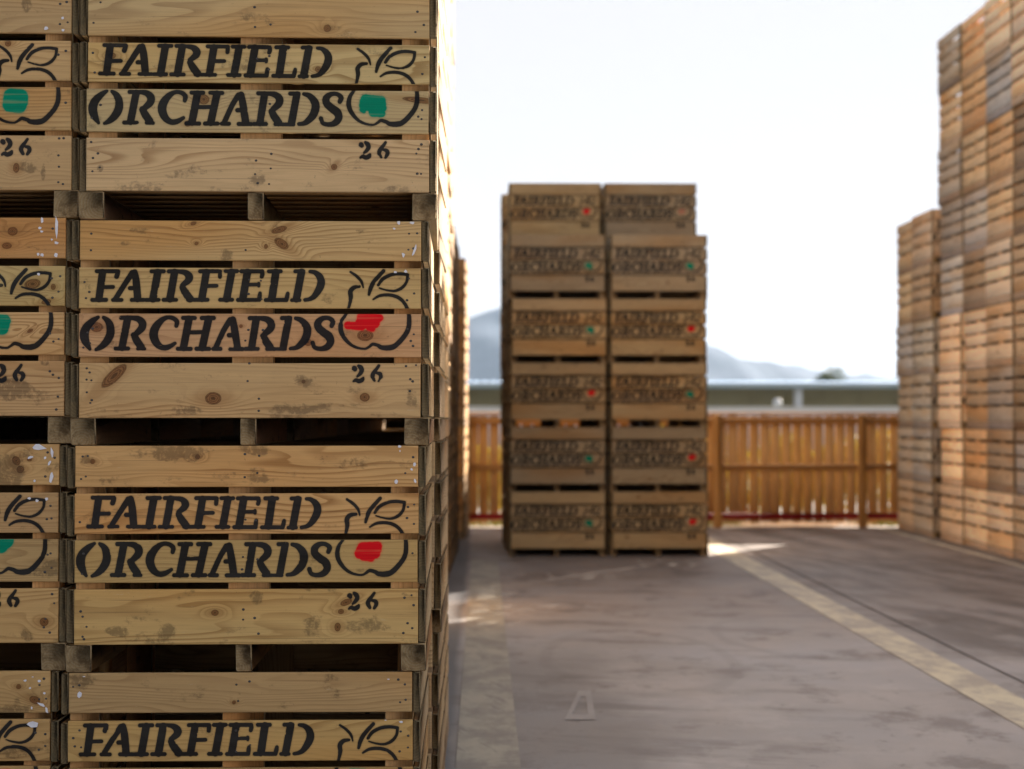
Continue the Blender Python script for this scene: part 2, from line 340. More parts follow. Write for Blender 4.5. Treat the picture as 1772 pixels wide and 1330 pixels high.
def sdf(strokes, U, Vv):
    d = np.full(U.shape, 1e3)
    for st in strokes:
        for (x0, y0, r0), (x1, y1, r1) in zip(st[:-1], st[1:]):
            dx, dy = x1-x0, y1-y0; L = dx*dx+dy*dy+1e-9
            lo_x, hi_x = min(x0, x1)-90, max(x0, x1)+90
            m = (U > lo_x) & (U < hi_x)
            if not m.any(): continue
            t = np.clip(((U[m]-x0)*dx+(Vv[m]-y0)*dy)/L, 0, 1)
            dd = np.hypot(U[m]-x0-t*dx, Vv[m]-y0-t*dy) - (r0+(r1-r0)*t)
            d[m] = np.minimum(d[m], dd)
    return d

# ------------------------------------------------------------------ bin geometry (local: x across the front, y back, z up, origin under the front edge)
BW, BD, PITCH_Z = 1.215, 1.03, 0.7677
ZB = {'bottom': (.0955, .2795), 'lower': (.301, .4465), 'upper': (.4665, .604), 'top': (.6285, .7665)}
FX0, FX1 = -BW/2+.0265, BW/2-.0265
BLOBS = {  # in the stencil's units, on the apple
 'red_square': (0, [mir([(1150, 640, 42), (1300, 632, 42)], B), mir([(1130, 700, 50), (1275, 700, 50)], B), mir([(1160, 735, 32), (1240, 745, 32)], B), mir([(1145, 668, 50), (1290, 664, 48)], B)]),
 'red_smear': (0, [mir([(1110, 632, 42), (1255, 636, 42)], B), mir([(985, 682, 36), (1120, 690, 38)], B), mir([(1110, 605, 40), (1290, 612, 34)], B), mir([(1100, 660, 45), (1240, 660, 50)], B), mir([(1190, 700, 32), (1220, 710, 30)], B)]),
 'green_square': (1, [mir([(1075, 660, 45), (1230, 670, 42)], B), mir([(1065, 720, 50), (1235, 740, 45)], B), mir([(1070, 690, 52), (1230, 700, 46)], B), mir([(1040, 760, 22), (1060, 770, 24)], B), mir([(1150, 780, 45), (1230, 790, 38)], B)]),
 'green_round': (1, [mir([(1120, 690, 75), (1205, 700, 78)], B), mir([(1120, 650, 70), (1210, 660, 75)], B), mir([(1110, 730, 70), (1200, 740, 70)], B)]),
 'green_left': (1, [mir([(1005, 670, 60), (1120, 685, 60)], B), mir([(1000, 640, 60), (1130, 650, 60)], B), mir([(1010, 700, 60), (1110, 720, 60)], B)]),
 'green_low': (1, [mir([(1040, 600, 70), (1200, 600, 75)], B), mir([(1090, 650, 60), (1160, 655, 60)], B)]),
}
def front_board(kind, cell, blob=None, knots=(), stains=(), nails=True, near=0, rs=None, faint=1.0, dz=(0, 0), tilt=0.0):
    rs = rs or random.Random(5)
    z0, z1 = ZB[kind]; z0 += dz[0]; z1 += dz[1]
    x0, x1 = FX0+rs.uniform(-.002, .003), FX1+rs.uniform(-.004, .001)
    nx, nz = max(4, int((x1-x0)/cell)), max(3, int((z1-z0)/cell))
    e = .0016
    xs = np.concatenate([[x0], np.linspace(x0+e, x1-e, nx), [x1]]); zs = np.concatenate([[z0], np.linspace(z0+e, z1-e, nz), [z1]])
    X, Z = np.meshgrid(xs, zs, indexing='ij')
    Y = np.zeros_like(X); Y[0, :] = Y[-1, :] = .0022; Y[:, 0] = Y[:, -1] = .0022
    yb = rs.uniform(-.0015, .0015)
    n1, n2 = len(xs), len(zs)
    idx = np.arange(n1*n2).reshape(n1, n2)
    faces = np.stack([idx[:-1, :-1], idx[1:, :-1], idx[1:, 1:], idx[:-1, 1:]], -1).reshape(-1, 4)
    ex = {}
    jx, jz, ja = rs.uniform(-.003, .003), rs.uniform(-.0025, .0025), rs.uniform(-.004, .004)
    Xs, Zs = X+jx, Z+jz+ja*X
    U = (Xs-FX0)/KA + 105
    if kind == 'upper': Vp = 125 + (ZB['upper'][1]-Zs)/3.50e-4; strokes = S_F + S_A
    elif kind == 'lower': Vp = 572 + (ZB['lower'][1]-Zs)/3.67e-4; strokes = S_O + S_A
    elif kind == 'bottom':
        U = (Xs-FX0)*508*6.65 + (137-560)*6.65; Vp = 180 + (ZB['bottom'][1]-Zs)*508*6.65; strokes = S_26
    else: strokes = []
    if strokes:
        sc = KA if kind != 'bottom' else 1/(508*6.65)
        d = sdf(strokes, U.ravel(), Vp.ravel())*sc
        ex['ink'] = np.clip(.5 - (d-(.0016 if near else .0035))/.0115, 0, 1)*faint
    if blob:
        sel, bs = BLOBS[blob]
        d = sdf(bs, U.ravel(), Vp.ravel())*KA
        ex['blob'] = np.clip(.5 - d/.018, 0, 1)*(1.0 if faint == 1 else .42); ex['bsel'] = np.full(X.size, float(sel))
    if near:
        kn = np.zeros(X.size); kc = np.zeros(X.size); dt = np.zeros(X.size); xf, zf = X.ravel(), Z.ravel()
        for (kx, kz, rx, rz, an) in knots:
            ca, sa = math.cos(an), math.sin(an); dx, dz_ = xf-kx, zf-kz
            u, v_ = dx*ca+dz_*sa, -dx*sa+dz_*ca
            kn = np.maximum(kn, np.exp(-((u/(3.6*rx))**2 + (v_/(2.0*rz))**2)))
            kc = np.maximum(kc, np.clip(1.25-np.hypot(u/rx, v_/rz), 0, 1))
        for (sx, sz, rx, rz, a) in stains:
            dt = np.maximum(dt, a*np.exp(-(((xf-sx)/rx)**2 + ((zf-sz)/rz)**2)**1.6))
        if kind == 'bottom': dt = np.maximum(dt, .22*np.exp(-((zf-z0)/.03)**2))
        ex['kn'] = kn; ex['kc'] = kc; ex['dirt'] = dt; ex['near'] = np.ones(X.size)
    mb = MB(); off = np.array([rs.uniform(0, 9), rs.uniform(0, 7), rs.uniform(0, 5)]); tone = rs.random()
    P = np.stack([X.ravel(), (Y+yb+tilt*(Z-z0)).ravel(), Z.ravel()], -1)
    mb.raw(P, [tuple(int(i) for i in f) for f in faces], P[:, [0, 2, 1]]+off, None, tone, 0, **ex)
    bx = MB(); bx.box(x0, x1, yb+.0022+max(0, tilt*(z1-z0)), .020, z0, z1, 'x', 0, 0)
    mb.raw(bx.v[0], bx.f, bx.v[0][:, [0, 2, 1]]+off, None, tone, 0)
    if nails:
        cols = [x0+.022, x0+.040, x1-.020, x1-.042, -.01, .035]
        zsn = {'bottom': (.2, .42, .66, .9), 'lower': (.3, .6), 'upper': (.3, .68), 'top': (.25, .72)}[kind]
        for ci, cx in enumerate(cols):
            for t in zsn:
                if rs.random() < (.42 if ci > 3 else .28): continue
                px_, pz_ = cx+rs.uniform(-.008, .008), z0+(z1-z0)*(t+rs.uniform(-.1, .1))
                r = rs.uniform(.0036, .0050); ang = [i*math.pi/4 for i in range(8)]
                yy = yb - .0006 + tilt*(pz_-z0)
                vv = [(px_+r*math.cos(a), yy, pz_+r*.85*math.sin(a)) for a in ang] + [(px_+r*1.15*math.cos(a), yy+.0012, pz_+r*math.sin(a)) for a in ang]
                ff = [tuple(range(7, -1, -1))] + [(i, (i+1) % 8, 8+(i+1) % 8, 8+i) for i in range(8)]
                mb.raw(vv, ff, np.array(vv), None, .5, 2)
    return mb.mesh('front_board', [M_WOOD, M_END, M_NAIL])

def side_panel(s, ch=.003, rs=None, gap=0.0):
    rs = rs or random.Random(3); mb = MB()
    for k in ('bottom', 'lower', 'upper', 'top'):
        z0, z1 = ZB[k]; j = rs.uniform(-.004, .004); z0 += j - (.004 if k != 'bottom' else 0) + (gap if k != 'bottom' else 0); z1 += j - .002
        xa, xb = s*(BW/2-.0255), s*(BW/2+rs.uniform(-.002, .0))
        mb.box(min(xa, xb), max(xa, xb), rs.uniform(.0, .004), BD-.001, z0, min(z1, .7655), 'y', ch, 1, rs.random())
    xa, xb = s*(BW/2-.0265), s*(BW/2-.048)
    mb.box(min(xa, xb), max(xa, xb), .45, .58, .1, .755, 'z', 0, 1, rs.random())
    return mb.mesh('side_panel', [M_WOOD, M_END])
def back_panel(rs):
    mb = MB()
    for k in ('bottom', 'lower', 'upper', 'top'):
        z0, z1 = ZB[k]; mb.box(FX0, FX1, BD-.021, BD-.001, z0, z1, 'x', 0, 1, rs.random())
    mb.box(-.07, .07, BD-.042, BD-.022, .1, .755, 'z', 0, 1, rs.random())
    return mb.mesh('back_panel', [M_WOOD, M_END])
def floor_panel(rs):
    mb = MB(); n = 8; w_ = (BD-.05)/n
    for i in range(n): mb.box(FX0+.002, FX1-.002, .024+i*w_, .024+(i+1)*w_-.009, .097, .114, 'x', 0, 1, rs.random())
    return mb.mesh('floor_panel', [M_WOOD, M_END])
def bearer(x0, x1, rs, ch=.004, fy=.003):
    mb = MB(); mb.box(x0, x1, fy+rs.uniform(-.003, .004), BD-.004, .0008, .0945, 'y', ch, 1, rs.random(), (rs.uniform(-.03, .03), 0, 0, 0))
    return mb.mesh('bearer', [M_BEAR, M_BEND])
def post(x0, x1, y0, y1, rs, ch=.002):
    mb = MB(); mb.box(x0, x1, y0, y1, .115, .758, 'z', ch, 1, rs.random())
    return mb.mesh('post', [M_POST, M_END])
BEAR_X = [(-BW/2, -BW/2+.085), (-.034, .020), (BW/2-.085, BW/2)]
POSTS = [('corner_post', -BW/2+.0265, -BW/2+.128, .0205, .088), ('centre_post', -.066, .077, .0205, .042), ('corner_post', BW/2-.122, BW/2-.0265, .0205, .088),
         ('corner_post', -BW/2+.0265, -BW/2+.128, BD-.088, BD-.0225), ('corner_post', BW/2-.122, BW/2-.0265, BD-.088, BD-.0225)]

ORD = ['', 'first', 'second', 'third', 'fourth', 'fifth', 'sixth', 'seventh', 'eighth', 'ninth', 'tenth', 'eleventh', 'twelfth', 'thirteenth', 'fourteenth', 'fifteenth', 'sixteenth', 'seventeenth', 'eighteenth']
LEV = {1: 'on the ground', 2: 'second from the ground', 3: 'third from the ground', 4: 'fourth from the ground', 5: 'fifth from the ground', 6: 'sixth from the ground', 7: 'seventh from the ground', 8: 'eighth from the ground', 9: 'ninth from the ground', 10: 'tenth from the ground'}

def copy_tree(o, parent=None):
    c = o.copy(); COL.objects.link(c); c.parent = parent
    for ch in list(o.children): copy_tree(ch, c)
    return c
def tint(root, t):
    for ch in root.children: ch.color = (*t, 1)

# prototypes for everything beyond the focused stack
rs0 = random.Random(11)
PRO = {}
FM = {k: front_board(k, .006, rs=random.Random(i+40), nails=False) for i, k in enumerate(('top', 'upper', 'bottom'))}
FM_low = {'red': front_board('lower', .006, 'red_square', rs=random.Random(44), nails=False), 'green': front_board('lower', .006, 'green_square', rs=random.Random(44), nails=False), 'faded': front_board('lower', .006, 'red_square', rs=random.Random(44), nails=False, faint=.99)}
SM = {s: side_panel(s, .003, random.Random(8+s), .008) for s in (-1, 1)}
BM = back_panel(rs0); FLM = floor_panel(rs0); BE = [bearer(a, b, rs0) for a, b in BEAR_X]
PM = [post(a, b, c, d, rs0, 0) for (_, a, b, c, d) in POSTS]
def proto(col):
    t = thing('wooden_bin')
    for k in ('top', 'upper'): link('front_board', FM[k], t)
    link('front_board', FM_low[col], t); link('front_board', FM['bottom'], t)
    link('side_panel', SM[-1], t); link('side_panel', SM[1], t)
    link('back_panel', BM, t); link('floor_panel', FLM, t)
    for b_ in BE: link('bearer', b_, t)
    for (nm, *_), m in zip(POSTS, PM): link(nm, m, t)
    return t
used = {}
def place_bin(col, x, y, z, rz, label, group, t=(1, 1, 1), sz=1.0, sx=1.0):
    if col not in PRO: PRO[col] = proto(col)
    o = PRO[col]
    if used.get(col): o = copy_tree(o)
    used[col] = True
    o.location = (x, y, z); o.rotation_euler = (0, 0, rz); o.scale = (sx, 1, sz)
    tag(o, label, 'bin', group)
    for ch in o.children: ch.color = (*(c*(.5 if 'post' in ch.name else .42 if ch.name[:4] in ('back', 'floo') else 1) for c in t), 1)  # posts toned down; backs and floors carry the inner shade in their colour
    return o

# ------------------------------------------------------------------ the focused stack: every board its own mesh
YF = 5.71
NEAR = [ # column, level, left px, right px (photo), y px of the bin's foot, blob, knots, stains, scraps, tint
 ('R', 4, 143, 752, 379, 'green_square',
  [('top', 566, 48, 6, 6, 0), ('upper', 550, 119, 5, 5, 0), ('upper', 195, 97, 6, 5, 0), ('lower', 353, 172, 9, 8, 0), ('lower', 325, 214, 5, 5, 0), ('lower', 728, 172, 30, 5, -.1), ('bottom', 578, 288, 5, 5, .6)],
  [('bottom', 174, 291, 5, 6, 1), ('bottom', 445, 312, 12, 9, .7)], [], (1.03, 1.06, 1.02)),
 ('R', 3, 128, 738, 768, 'red_smear',
  [('top', 483, 397, 13, 5, .3), ('top', 487, 421, 13, 7, -.6), ('top', 340, 421, 3, 3, 0), ('top', 335, 386, 5, 3, .3), ('top', 460, 426, 3, 4, 0), ('lower', 168, 566, 10, 8, 0), ('lower', 533, 592, 6, 6, 0), ('lower', 632, 580, 13, 9, 0), ('lower', 417, 564, 3, 3, 0),
   ('bottom', 198, 650, 26, 9, .75), ('bottom', 369, 689, 13, 10, 0), ('bottom', 631, 687, 8, 7, 0), ('bottom', 525, 660, 3, 3, 0)],
  [('top', 240, 398, 16, 6, .8), ('top', 218, 421, 12, 5, .6), ('top', 392, 440, 8, 9, .9), ('bottom', 524, 659, 16, 8, 1), ('bottom', 560, 708, 60, 9, .8), ('bottom', 320, 711, 20, 9, .7), ('bottom', 712, 695, 12, 12, .8)],
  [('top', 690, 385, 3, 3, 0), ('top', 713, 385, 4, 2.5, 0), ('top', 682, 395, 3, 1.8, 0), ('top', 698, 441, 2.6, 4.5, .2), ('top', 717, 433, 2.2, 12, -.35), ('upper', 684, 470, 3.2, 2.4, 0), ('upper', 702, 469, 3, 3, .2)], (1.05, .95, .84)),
 ('R', 2, 120, 733, 1160, 'red_square',
  [('top', 161, 798, 4, 4, 0), ('top', 342, 790, 4, 4, 0), ('bottom', 599, 1042, 10, 5, .35), ('bottom', 590, 1058, 5, 4, 0), ('bottom', 584, 1085, 5, 7, 0), ('bottom', 372, 1060, 6, 5, 0)],
  [('top', 305, 782, 34, 14, 1.2), ('top', 330, 788, 18, 10, 1.1), ('top', 438, 779, 24, 9, 1.0), ('top', 448, 823, 18, 14, .9), ('top', 150, 793, 13, 6, 1.0), ('bottom', 445, 1035, 10, 10, .9), ('bottom', 205, 1093, 16, 7, 1.1), ('bottom', 288, 1094, 12, 11, 1.0), ('bottom', 620, 1085, 35, 14, .7), ('bottom', 540, 1088, 14, 12, .7)],
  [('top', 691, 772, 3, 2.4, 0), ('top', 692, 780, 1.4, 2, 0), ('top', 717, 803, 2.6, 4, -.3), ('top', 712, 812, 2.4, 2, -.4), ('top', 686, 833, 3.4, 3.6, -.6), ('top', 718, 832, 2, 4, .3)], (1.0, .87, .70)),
 ('R', 1, 110, 722, 1550, 'green_round',
  [('top', 405, 1215, 3, 3, 0)], [('top', 140, 1178, 18, 12, .9), ('top', 575, 1172, 22, 6, .5)],
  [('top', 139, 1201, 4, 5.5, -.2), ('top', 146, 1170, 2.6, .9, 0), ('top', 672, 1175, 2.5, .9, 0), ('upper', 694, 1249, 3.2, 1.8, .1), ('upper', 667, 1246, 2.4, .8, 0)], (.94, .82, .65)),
 ('R', 5, 145, 755, -11, 'red_square', [], [], [], (1, 1, 1)),
 ('L', 4, -480, 131, 376, 'green_round',
  [('upper', 14, 75, 5, 5, 0), ('bottom', 28, 290, 5, 8, 0)], [('top', 45, 5, 7, 12, .9), ('bottom', 47, 290, 14, 8, .8), ('bottom', 75, 300, 3, 14, .8)],
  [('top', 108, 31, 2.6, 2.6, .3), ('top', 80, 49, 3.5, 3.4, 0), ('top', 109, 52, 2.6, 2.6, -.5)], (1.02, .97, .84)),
 ('L', 3, -493, 120, 765, 'green_left',
  [('top', 22, 400, 8, 7, 0), ('top', 12, 425, 8, 5, 0), ('upper', 56, 491, 13, 8, .2), ('upper', 92, 496, 4, 5, 0), ('upper', 80, 522, 8, 4, .2), ('lower', 52, 572, 5, 3, .5)], [('bottom', 18, 672, 26, 16, 1.0), ('bottom', 78, 628, 7, 4, 1)],
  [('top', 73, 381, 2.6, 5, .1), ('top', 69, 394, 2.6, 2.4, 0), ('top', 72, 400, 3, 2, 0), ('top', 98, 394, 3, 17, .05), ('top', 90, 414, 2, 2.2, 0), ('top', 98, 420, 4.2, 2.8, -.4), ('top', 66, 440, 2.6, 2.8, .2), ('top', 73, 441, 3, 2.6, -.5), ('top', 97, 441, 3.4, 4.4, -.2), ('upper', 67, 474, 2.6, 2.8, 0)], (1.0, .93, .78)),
 ('L', 2, -505, 109, 1157, 'green_low',
  [('top', 35, 812, 6, 6, 0), ('top', 28, 797, 6, 8, .6), ('top', 51, 795, 4, 3, 0), ('bottom', 76, 1076, 7, 7, 0)], [('top', 15, 815, 26, 22, 1.3), ('bottom', 46, 1100, 10, 12, 1), ('lower', 90, 985, 18, 12, .9)],
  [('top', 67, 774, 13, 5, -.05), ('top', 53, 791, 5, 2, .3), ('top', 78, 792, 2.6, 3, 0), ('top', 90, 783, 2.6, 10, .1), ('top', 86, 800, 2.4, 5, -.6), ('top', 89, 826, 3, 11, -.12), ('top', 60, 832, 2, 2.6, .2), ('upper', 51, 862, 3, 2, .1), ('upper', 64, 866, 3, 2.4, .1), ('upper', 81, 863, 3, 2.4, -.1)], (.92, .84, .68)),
 ('L', 1, -520, 92, 1547, 'red_square',
  [('top', 32, 1188, 4, 4, 0), ('top', 60, 1211, 9, 6, -.4)], [('top', 10, 1230, 30, 12, .9), ('upper', 25, 1300, 40, 9, .7)],
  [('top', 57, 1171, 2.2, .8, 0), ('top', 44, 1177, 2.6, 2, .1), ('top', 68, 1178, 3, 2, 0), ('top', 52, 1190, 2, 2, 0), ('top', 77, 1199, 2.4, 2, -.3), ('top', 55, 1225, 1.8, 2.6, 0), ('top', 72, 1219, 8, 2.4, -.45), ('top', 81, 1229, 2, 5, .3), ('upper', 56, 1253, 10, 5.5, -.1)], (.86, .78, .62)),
 ('L', 5, -478, 133, -14, 'green_square', [], [], [], (1, 1, 1)),
]
NEAR_LABEL = {
 ('R', 5): 'pale wooden bin above the frame on the right focused stack',
 ('R', 4): 'pale stencilled bin with square green paint patch, topmost in view of right focused stack',
 ('R', 3): 'stencilled bin with smeared red patch above a knot, third from ground, right focused stack',
 ('R', 2): 'stencilled bin with square red patch and grimy top board, second from ground, focused stack',
 ('R', 1): 'stencilled bin at bottom of right focused stack, only its upper half in view',
 ('L', 5): 'pale wooden bin above the frame on the left edge stack',
 ('L', 4): 'left edge bin with round green patch and three paper flecks, topmost in view',
 ('L', 3): 'left edge bin with knot inside the painted leaf, third from the ground',
 ('L', 2): 'left edge bin with long white label remnants on its dark knotted top board',
 ('L', 1): 'left edge bin at bottom with large white scrap over the painted leaf',
}
def scrap_mesh(x, z, rx, rz, an, y, rs):
    n = rs.choice((5, 6, 7)); pts = []
    for i in range(n):
        a = 2*math.pi*i/n + rs.uniform(-.3, .3) + .4; q = rs.uniform(.75, 1.25)
        u, v_ = rx*q*math.cos(a), rz*q*math.sin(a)
        pts.append((x+u*math.cos(an)-v_*math.sin(an), z+u*math.sin(an)+v_*math.cos(an)))
    vs = [(p[0], y-.0010, p[1]) for p in pts] + [(p[0], y+.0008, p[1]) for p in pts]
    f = [tuple(range(n))] + [(i, n+i, n+(i+1) % n, (i+1) % n) for i in range(n)]
    me = bpy.data.meshes.new('paper_scrap'); me.from_pydata(vs, [], f); me.materials.append(M_PAPER); return me
for bi, (cc, lev, pl, pr, pb, blob, knots, stains, scraps, tn) in enumerate(NEAR):
    rs = random.Random(100+bi)
    xl, _ = unproj(pl, pb-190, YF); xr, _ = unproj(pr, pb-190, YF)
    cx = (xl+xr)/2; zf = (lev-1)*PITCH_Z + (.006 if cc == 'L' else 0)
    yaw = R({('R', 4): -.0, ('R', 3): -.0}.get((cc, lev), 0)) + R(.55 if cc == 'R' and lev >= 3 else .15)
    if cc == 'R': yaw = R({5: 1.3, 4: 1.3, 3: .75, 2: .55, 1: .3}[lev])
    t = thing('wooden_bin', (cx, YF, zf), yaw, label=NEAR_LABEL[(cc, lev)], cat='bin', group='stencilled fruit bins in the focused stacks')
    def loc(px, py):
        X_, Z_ = unproj(px, py, YF); return (X_-cx), (Z_-zf)
    hidden = lev == 5
    S = YF/FPX
    for k in ('top', 'upper', 'lower', 'bottom'):
        kk = [(*loc(a, b_), c*S, d*S, e_) for (q, a, b_, c, d, e_) in knots if q == k]
        ss = [(*loc(a, b_), c*S*1.25, d*S*1.25, e_) for (q, a, b_, c, d, e_) in stains if q == k]
        cell = {'top': .004, 'upper': .0023, 'lower': .0023, 'bottom': .003}[k]
        if hidden: cell = .01
        me = front_board(k, cell, blob if k == 'lower' else None, kk, ss, True, 1, rs, 1.0, (rs.uniform(-.003, .003), rs.uniform(-.003, .0008)), rs.uniform(-.012, .012))
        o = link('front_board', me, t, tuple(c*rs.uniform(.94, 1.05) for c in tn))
        if k == 'lower': o['label'] = 'front board with stencilled word and %s paint patch' % blob.split('_')[0]
        for (q, a, b_, c, d, e_) in scraps:
            if q != k: continue
            lx, lz = loc(a, b_); link('paper_scrap', scrap_mesh(lx, lz, c*S, d*S, e_, -.0012 + (-.0012), rs), o)
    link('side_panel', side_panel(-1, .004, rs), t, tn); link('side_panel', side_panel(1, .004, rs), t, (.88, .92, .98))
    link('back_panel', BM, t, (.38, .34, .30)); link('floor_panel', floor_panel(rs), t, (.50, .44, .36))  # shade inside the bin put into the back and floor colours
    for (a, b_) in BEAR_X:
        j = rs.uniform(-.004, .004) if abs(a) < .1 else 0
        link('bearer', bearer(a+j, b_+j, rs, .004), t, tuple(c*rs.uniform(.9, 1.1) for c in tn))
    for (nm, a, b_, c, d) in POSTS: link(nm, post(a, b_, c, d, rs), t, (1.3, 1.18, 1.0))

# ------------------------------------------------------------------ long left row behind the focused stack
rj = random.Random(21)
STEP = 1.05
def rtint(r, grey=.5):
    g = r.random()
    if r.random() < grey: return (.82*(.8+.3*g), .78*(.8+.3*g), .74*(.8+.3*g))
    return (1.0*(.85+.3*g), .88*(.85+.3*g), .70*(.85+.3*g))
left_x = [None, -.166, -.178, -.205, -.235, -.262, -.300, -.345, -.352]
for i in range(1, 9):
    y = YF + i*STEP
    for lev in range(1, 8):
        xr = left_x[i] + (-.160-.0125*i - left_x[i])*min(1.0, (lev-1)/4.0) + rj.uniform(-.010, .008)
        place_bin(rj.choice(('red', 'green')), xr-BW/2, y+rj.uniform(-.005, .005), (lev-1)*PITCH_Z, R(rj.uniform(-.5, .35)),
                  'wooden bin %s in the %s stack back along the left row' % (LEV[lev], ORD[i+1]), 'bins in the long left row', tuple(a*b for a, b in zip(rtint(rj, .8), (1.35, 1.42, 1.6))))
for i in range(1, 4):
    y = YF + i*STEP
    for lev in range(1, 6):
        place_bin(rj.choice(('red', 'green')), -1.45-BW/2-.0+rj.uniform(-.012, .012), y, (lev-1)*PITCH_Z, R(rj.uniform(-.3, .3)),
                  'wooden bin %s, %s stack back behind the left edge stack' % (LEV[lev], ORD[i+1]), 'bins behind the left edge stack', rtint(rj))
# far block of the left row, five high
fx = [-.355, -.345, -.33, -.32, -.305, -.30, -.235]
for i in range(7):
    y = 15.95 + i*1.16 if i == 6 else 15.95 + i*STEP
    if i == 6: y = 22.9
    for lev in range(1, 6 if i < 6 else 6):
        yaw = R(rj.uniform(-.3, .2)) if i < 6 else R(-2.2)
        place_bin(rj.choice(('red', 'green')), fx[i]-BW/2+rj.uniform(-.008, .008), y, (lev-1)*PITCH_Z, yaw,
                  'wooden bin %s in the %s stack of the far left block' % (LEV[lev], ORD[i+1]), 'bins in the far left block', rtint(rj))

# ------------------------------------------------------------------ middle block, two stacks wide
YM = 19.97
MIDC = {('L', 1): 'green', ('L', 2): 'green', ('L', 3): 'red', ('L', 4): 'green', ('L', 5): 'green', ('L', 6): 'red',
        ('R', 1): 'red', ('R', 2): 'red', ('R', 3): 'green', ('R', 4): 'red', ('R', 5): 'green', ('R', 6): 'faded'}
MIDX = {('L', 1): (880, 1050), ('L', 2): (880, 1050), ('L', 3): (881, 1051), ('L', 4): (883, 1052), ('L', 5): (880, 1050),
        ('R', 1): (1056, 1226), ('R', 2): (1055, 1225), ('R', 3): (1055, 1225), ('R', 4): (1054, 1224), ('R', 5): (1055, 1226)}
for row in range(3):
    for cc in 'LR':
        for lev in range(1, 7 if row else 6):
            if row == 0:
                a, b_ = MIDX[(cc, lev)]; cx = (unproj(a, 700, YM)[0]+unproj(b_, 700, YM)[0])/2
            elif lev == 6 and row == 1:
                a, b_ = ((880, 1041) if cc == 'L' else (1046, 1205)); cx = (unproj(a, 400, YM+STEP)[0]+unproj(b_, 400, YM+STEP)[0])/2
            else:
                cx = (.308+BW/2-.036*row if cc == 'L' else .317+BW*1.5+.02-.05*row) + rj.uniform(-.012, .012)
            col = MIDC[(cc, lev)] if row == 0 or lev == 6 else rj.choice(('red', 'green'))
            side = 'left' if cc == 'L' else 'right'
            if row == 0: lab = 'bin with %s paint patch, %s, %s front stack of middle block' % (col, LEV[lev], side)
            elif lev == 6: lab = 'top bin with %s patch set back on the %s side of middle block, row %s' % (col, side, ORD[row+1])
            else: lab = 'wooden bin %s, %s side of middle block, %s row back' % (LEV[lev], side, ORD[row+1])
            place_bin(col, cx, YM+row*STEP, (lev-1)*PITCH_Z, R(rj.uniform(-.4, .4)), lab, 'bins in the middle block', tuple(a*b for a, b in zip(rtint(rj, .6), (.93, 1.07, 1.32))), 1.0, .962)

# ------------------------------------------------------------------ right wall of bins, sides towards the yard
XW = 6.2
WALL_Y = [24.02, 22.95]          # two low stacks next the fence
ci = 0
def wall_col(y, n, idx, dx):
    for lev in range(1, n+1):
        g = rj.random()
        if idx <= 2: t = rj.choice([(.98, .92, .98), (.78, .88, 1.15), (1.08, 1.0, .92), (.80, .82, .94), (.90, .82, .80)])
        else: t = rj.choice([(1.30, 1.12, 1.02), (1.50, 1.42, 1.50), (.80, .80, .94), (1.35, 1.05, .86), (1.02, 1.14, 1.52), (.82, .72, .70), (1.65, 1.56, 1.60), (1.12, 1.16, 1.42), (1.42, 1.28, 1.26)])
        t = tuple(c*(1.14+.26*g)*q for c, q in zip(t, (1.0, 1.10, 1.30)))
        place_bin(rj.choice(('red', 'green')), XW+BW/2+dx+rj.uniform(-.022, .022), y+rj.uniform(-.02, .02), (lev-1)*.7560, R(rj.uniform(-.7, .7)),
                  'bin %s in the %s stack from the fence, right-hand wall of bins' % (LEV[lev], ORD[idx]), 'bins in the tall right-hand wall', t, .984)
wall_col(24.02, 6, 1, .03); wall_col(22.95, 6, 2, -.01)
for k in range(9): wall_col(21.68-1.052*k, 9 if k < 5 else (8, 9)[k % 2], k+3, .05+rj.uniform(-.02, .02))

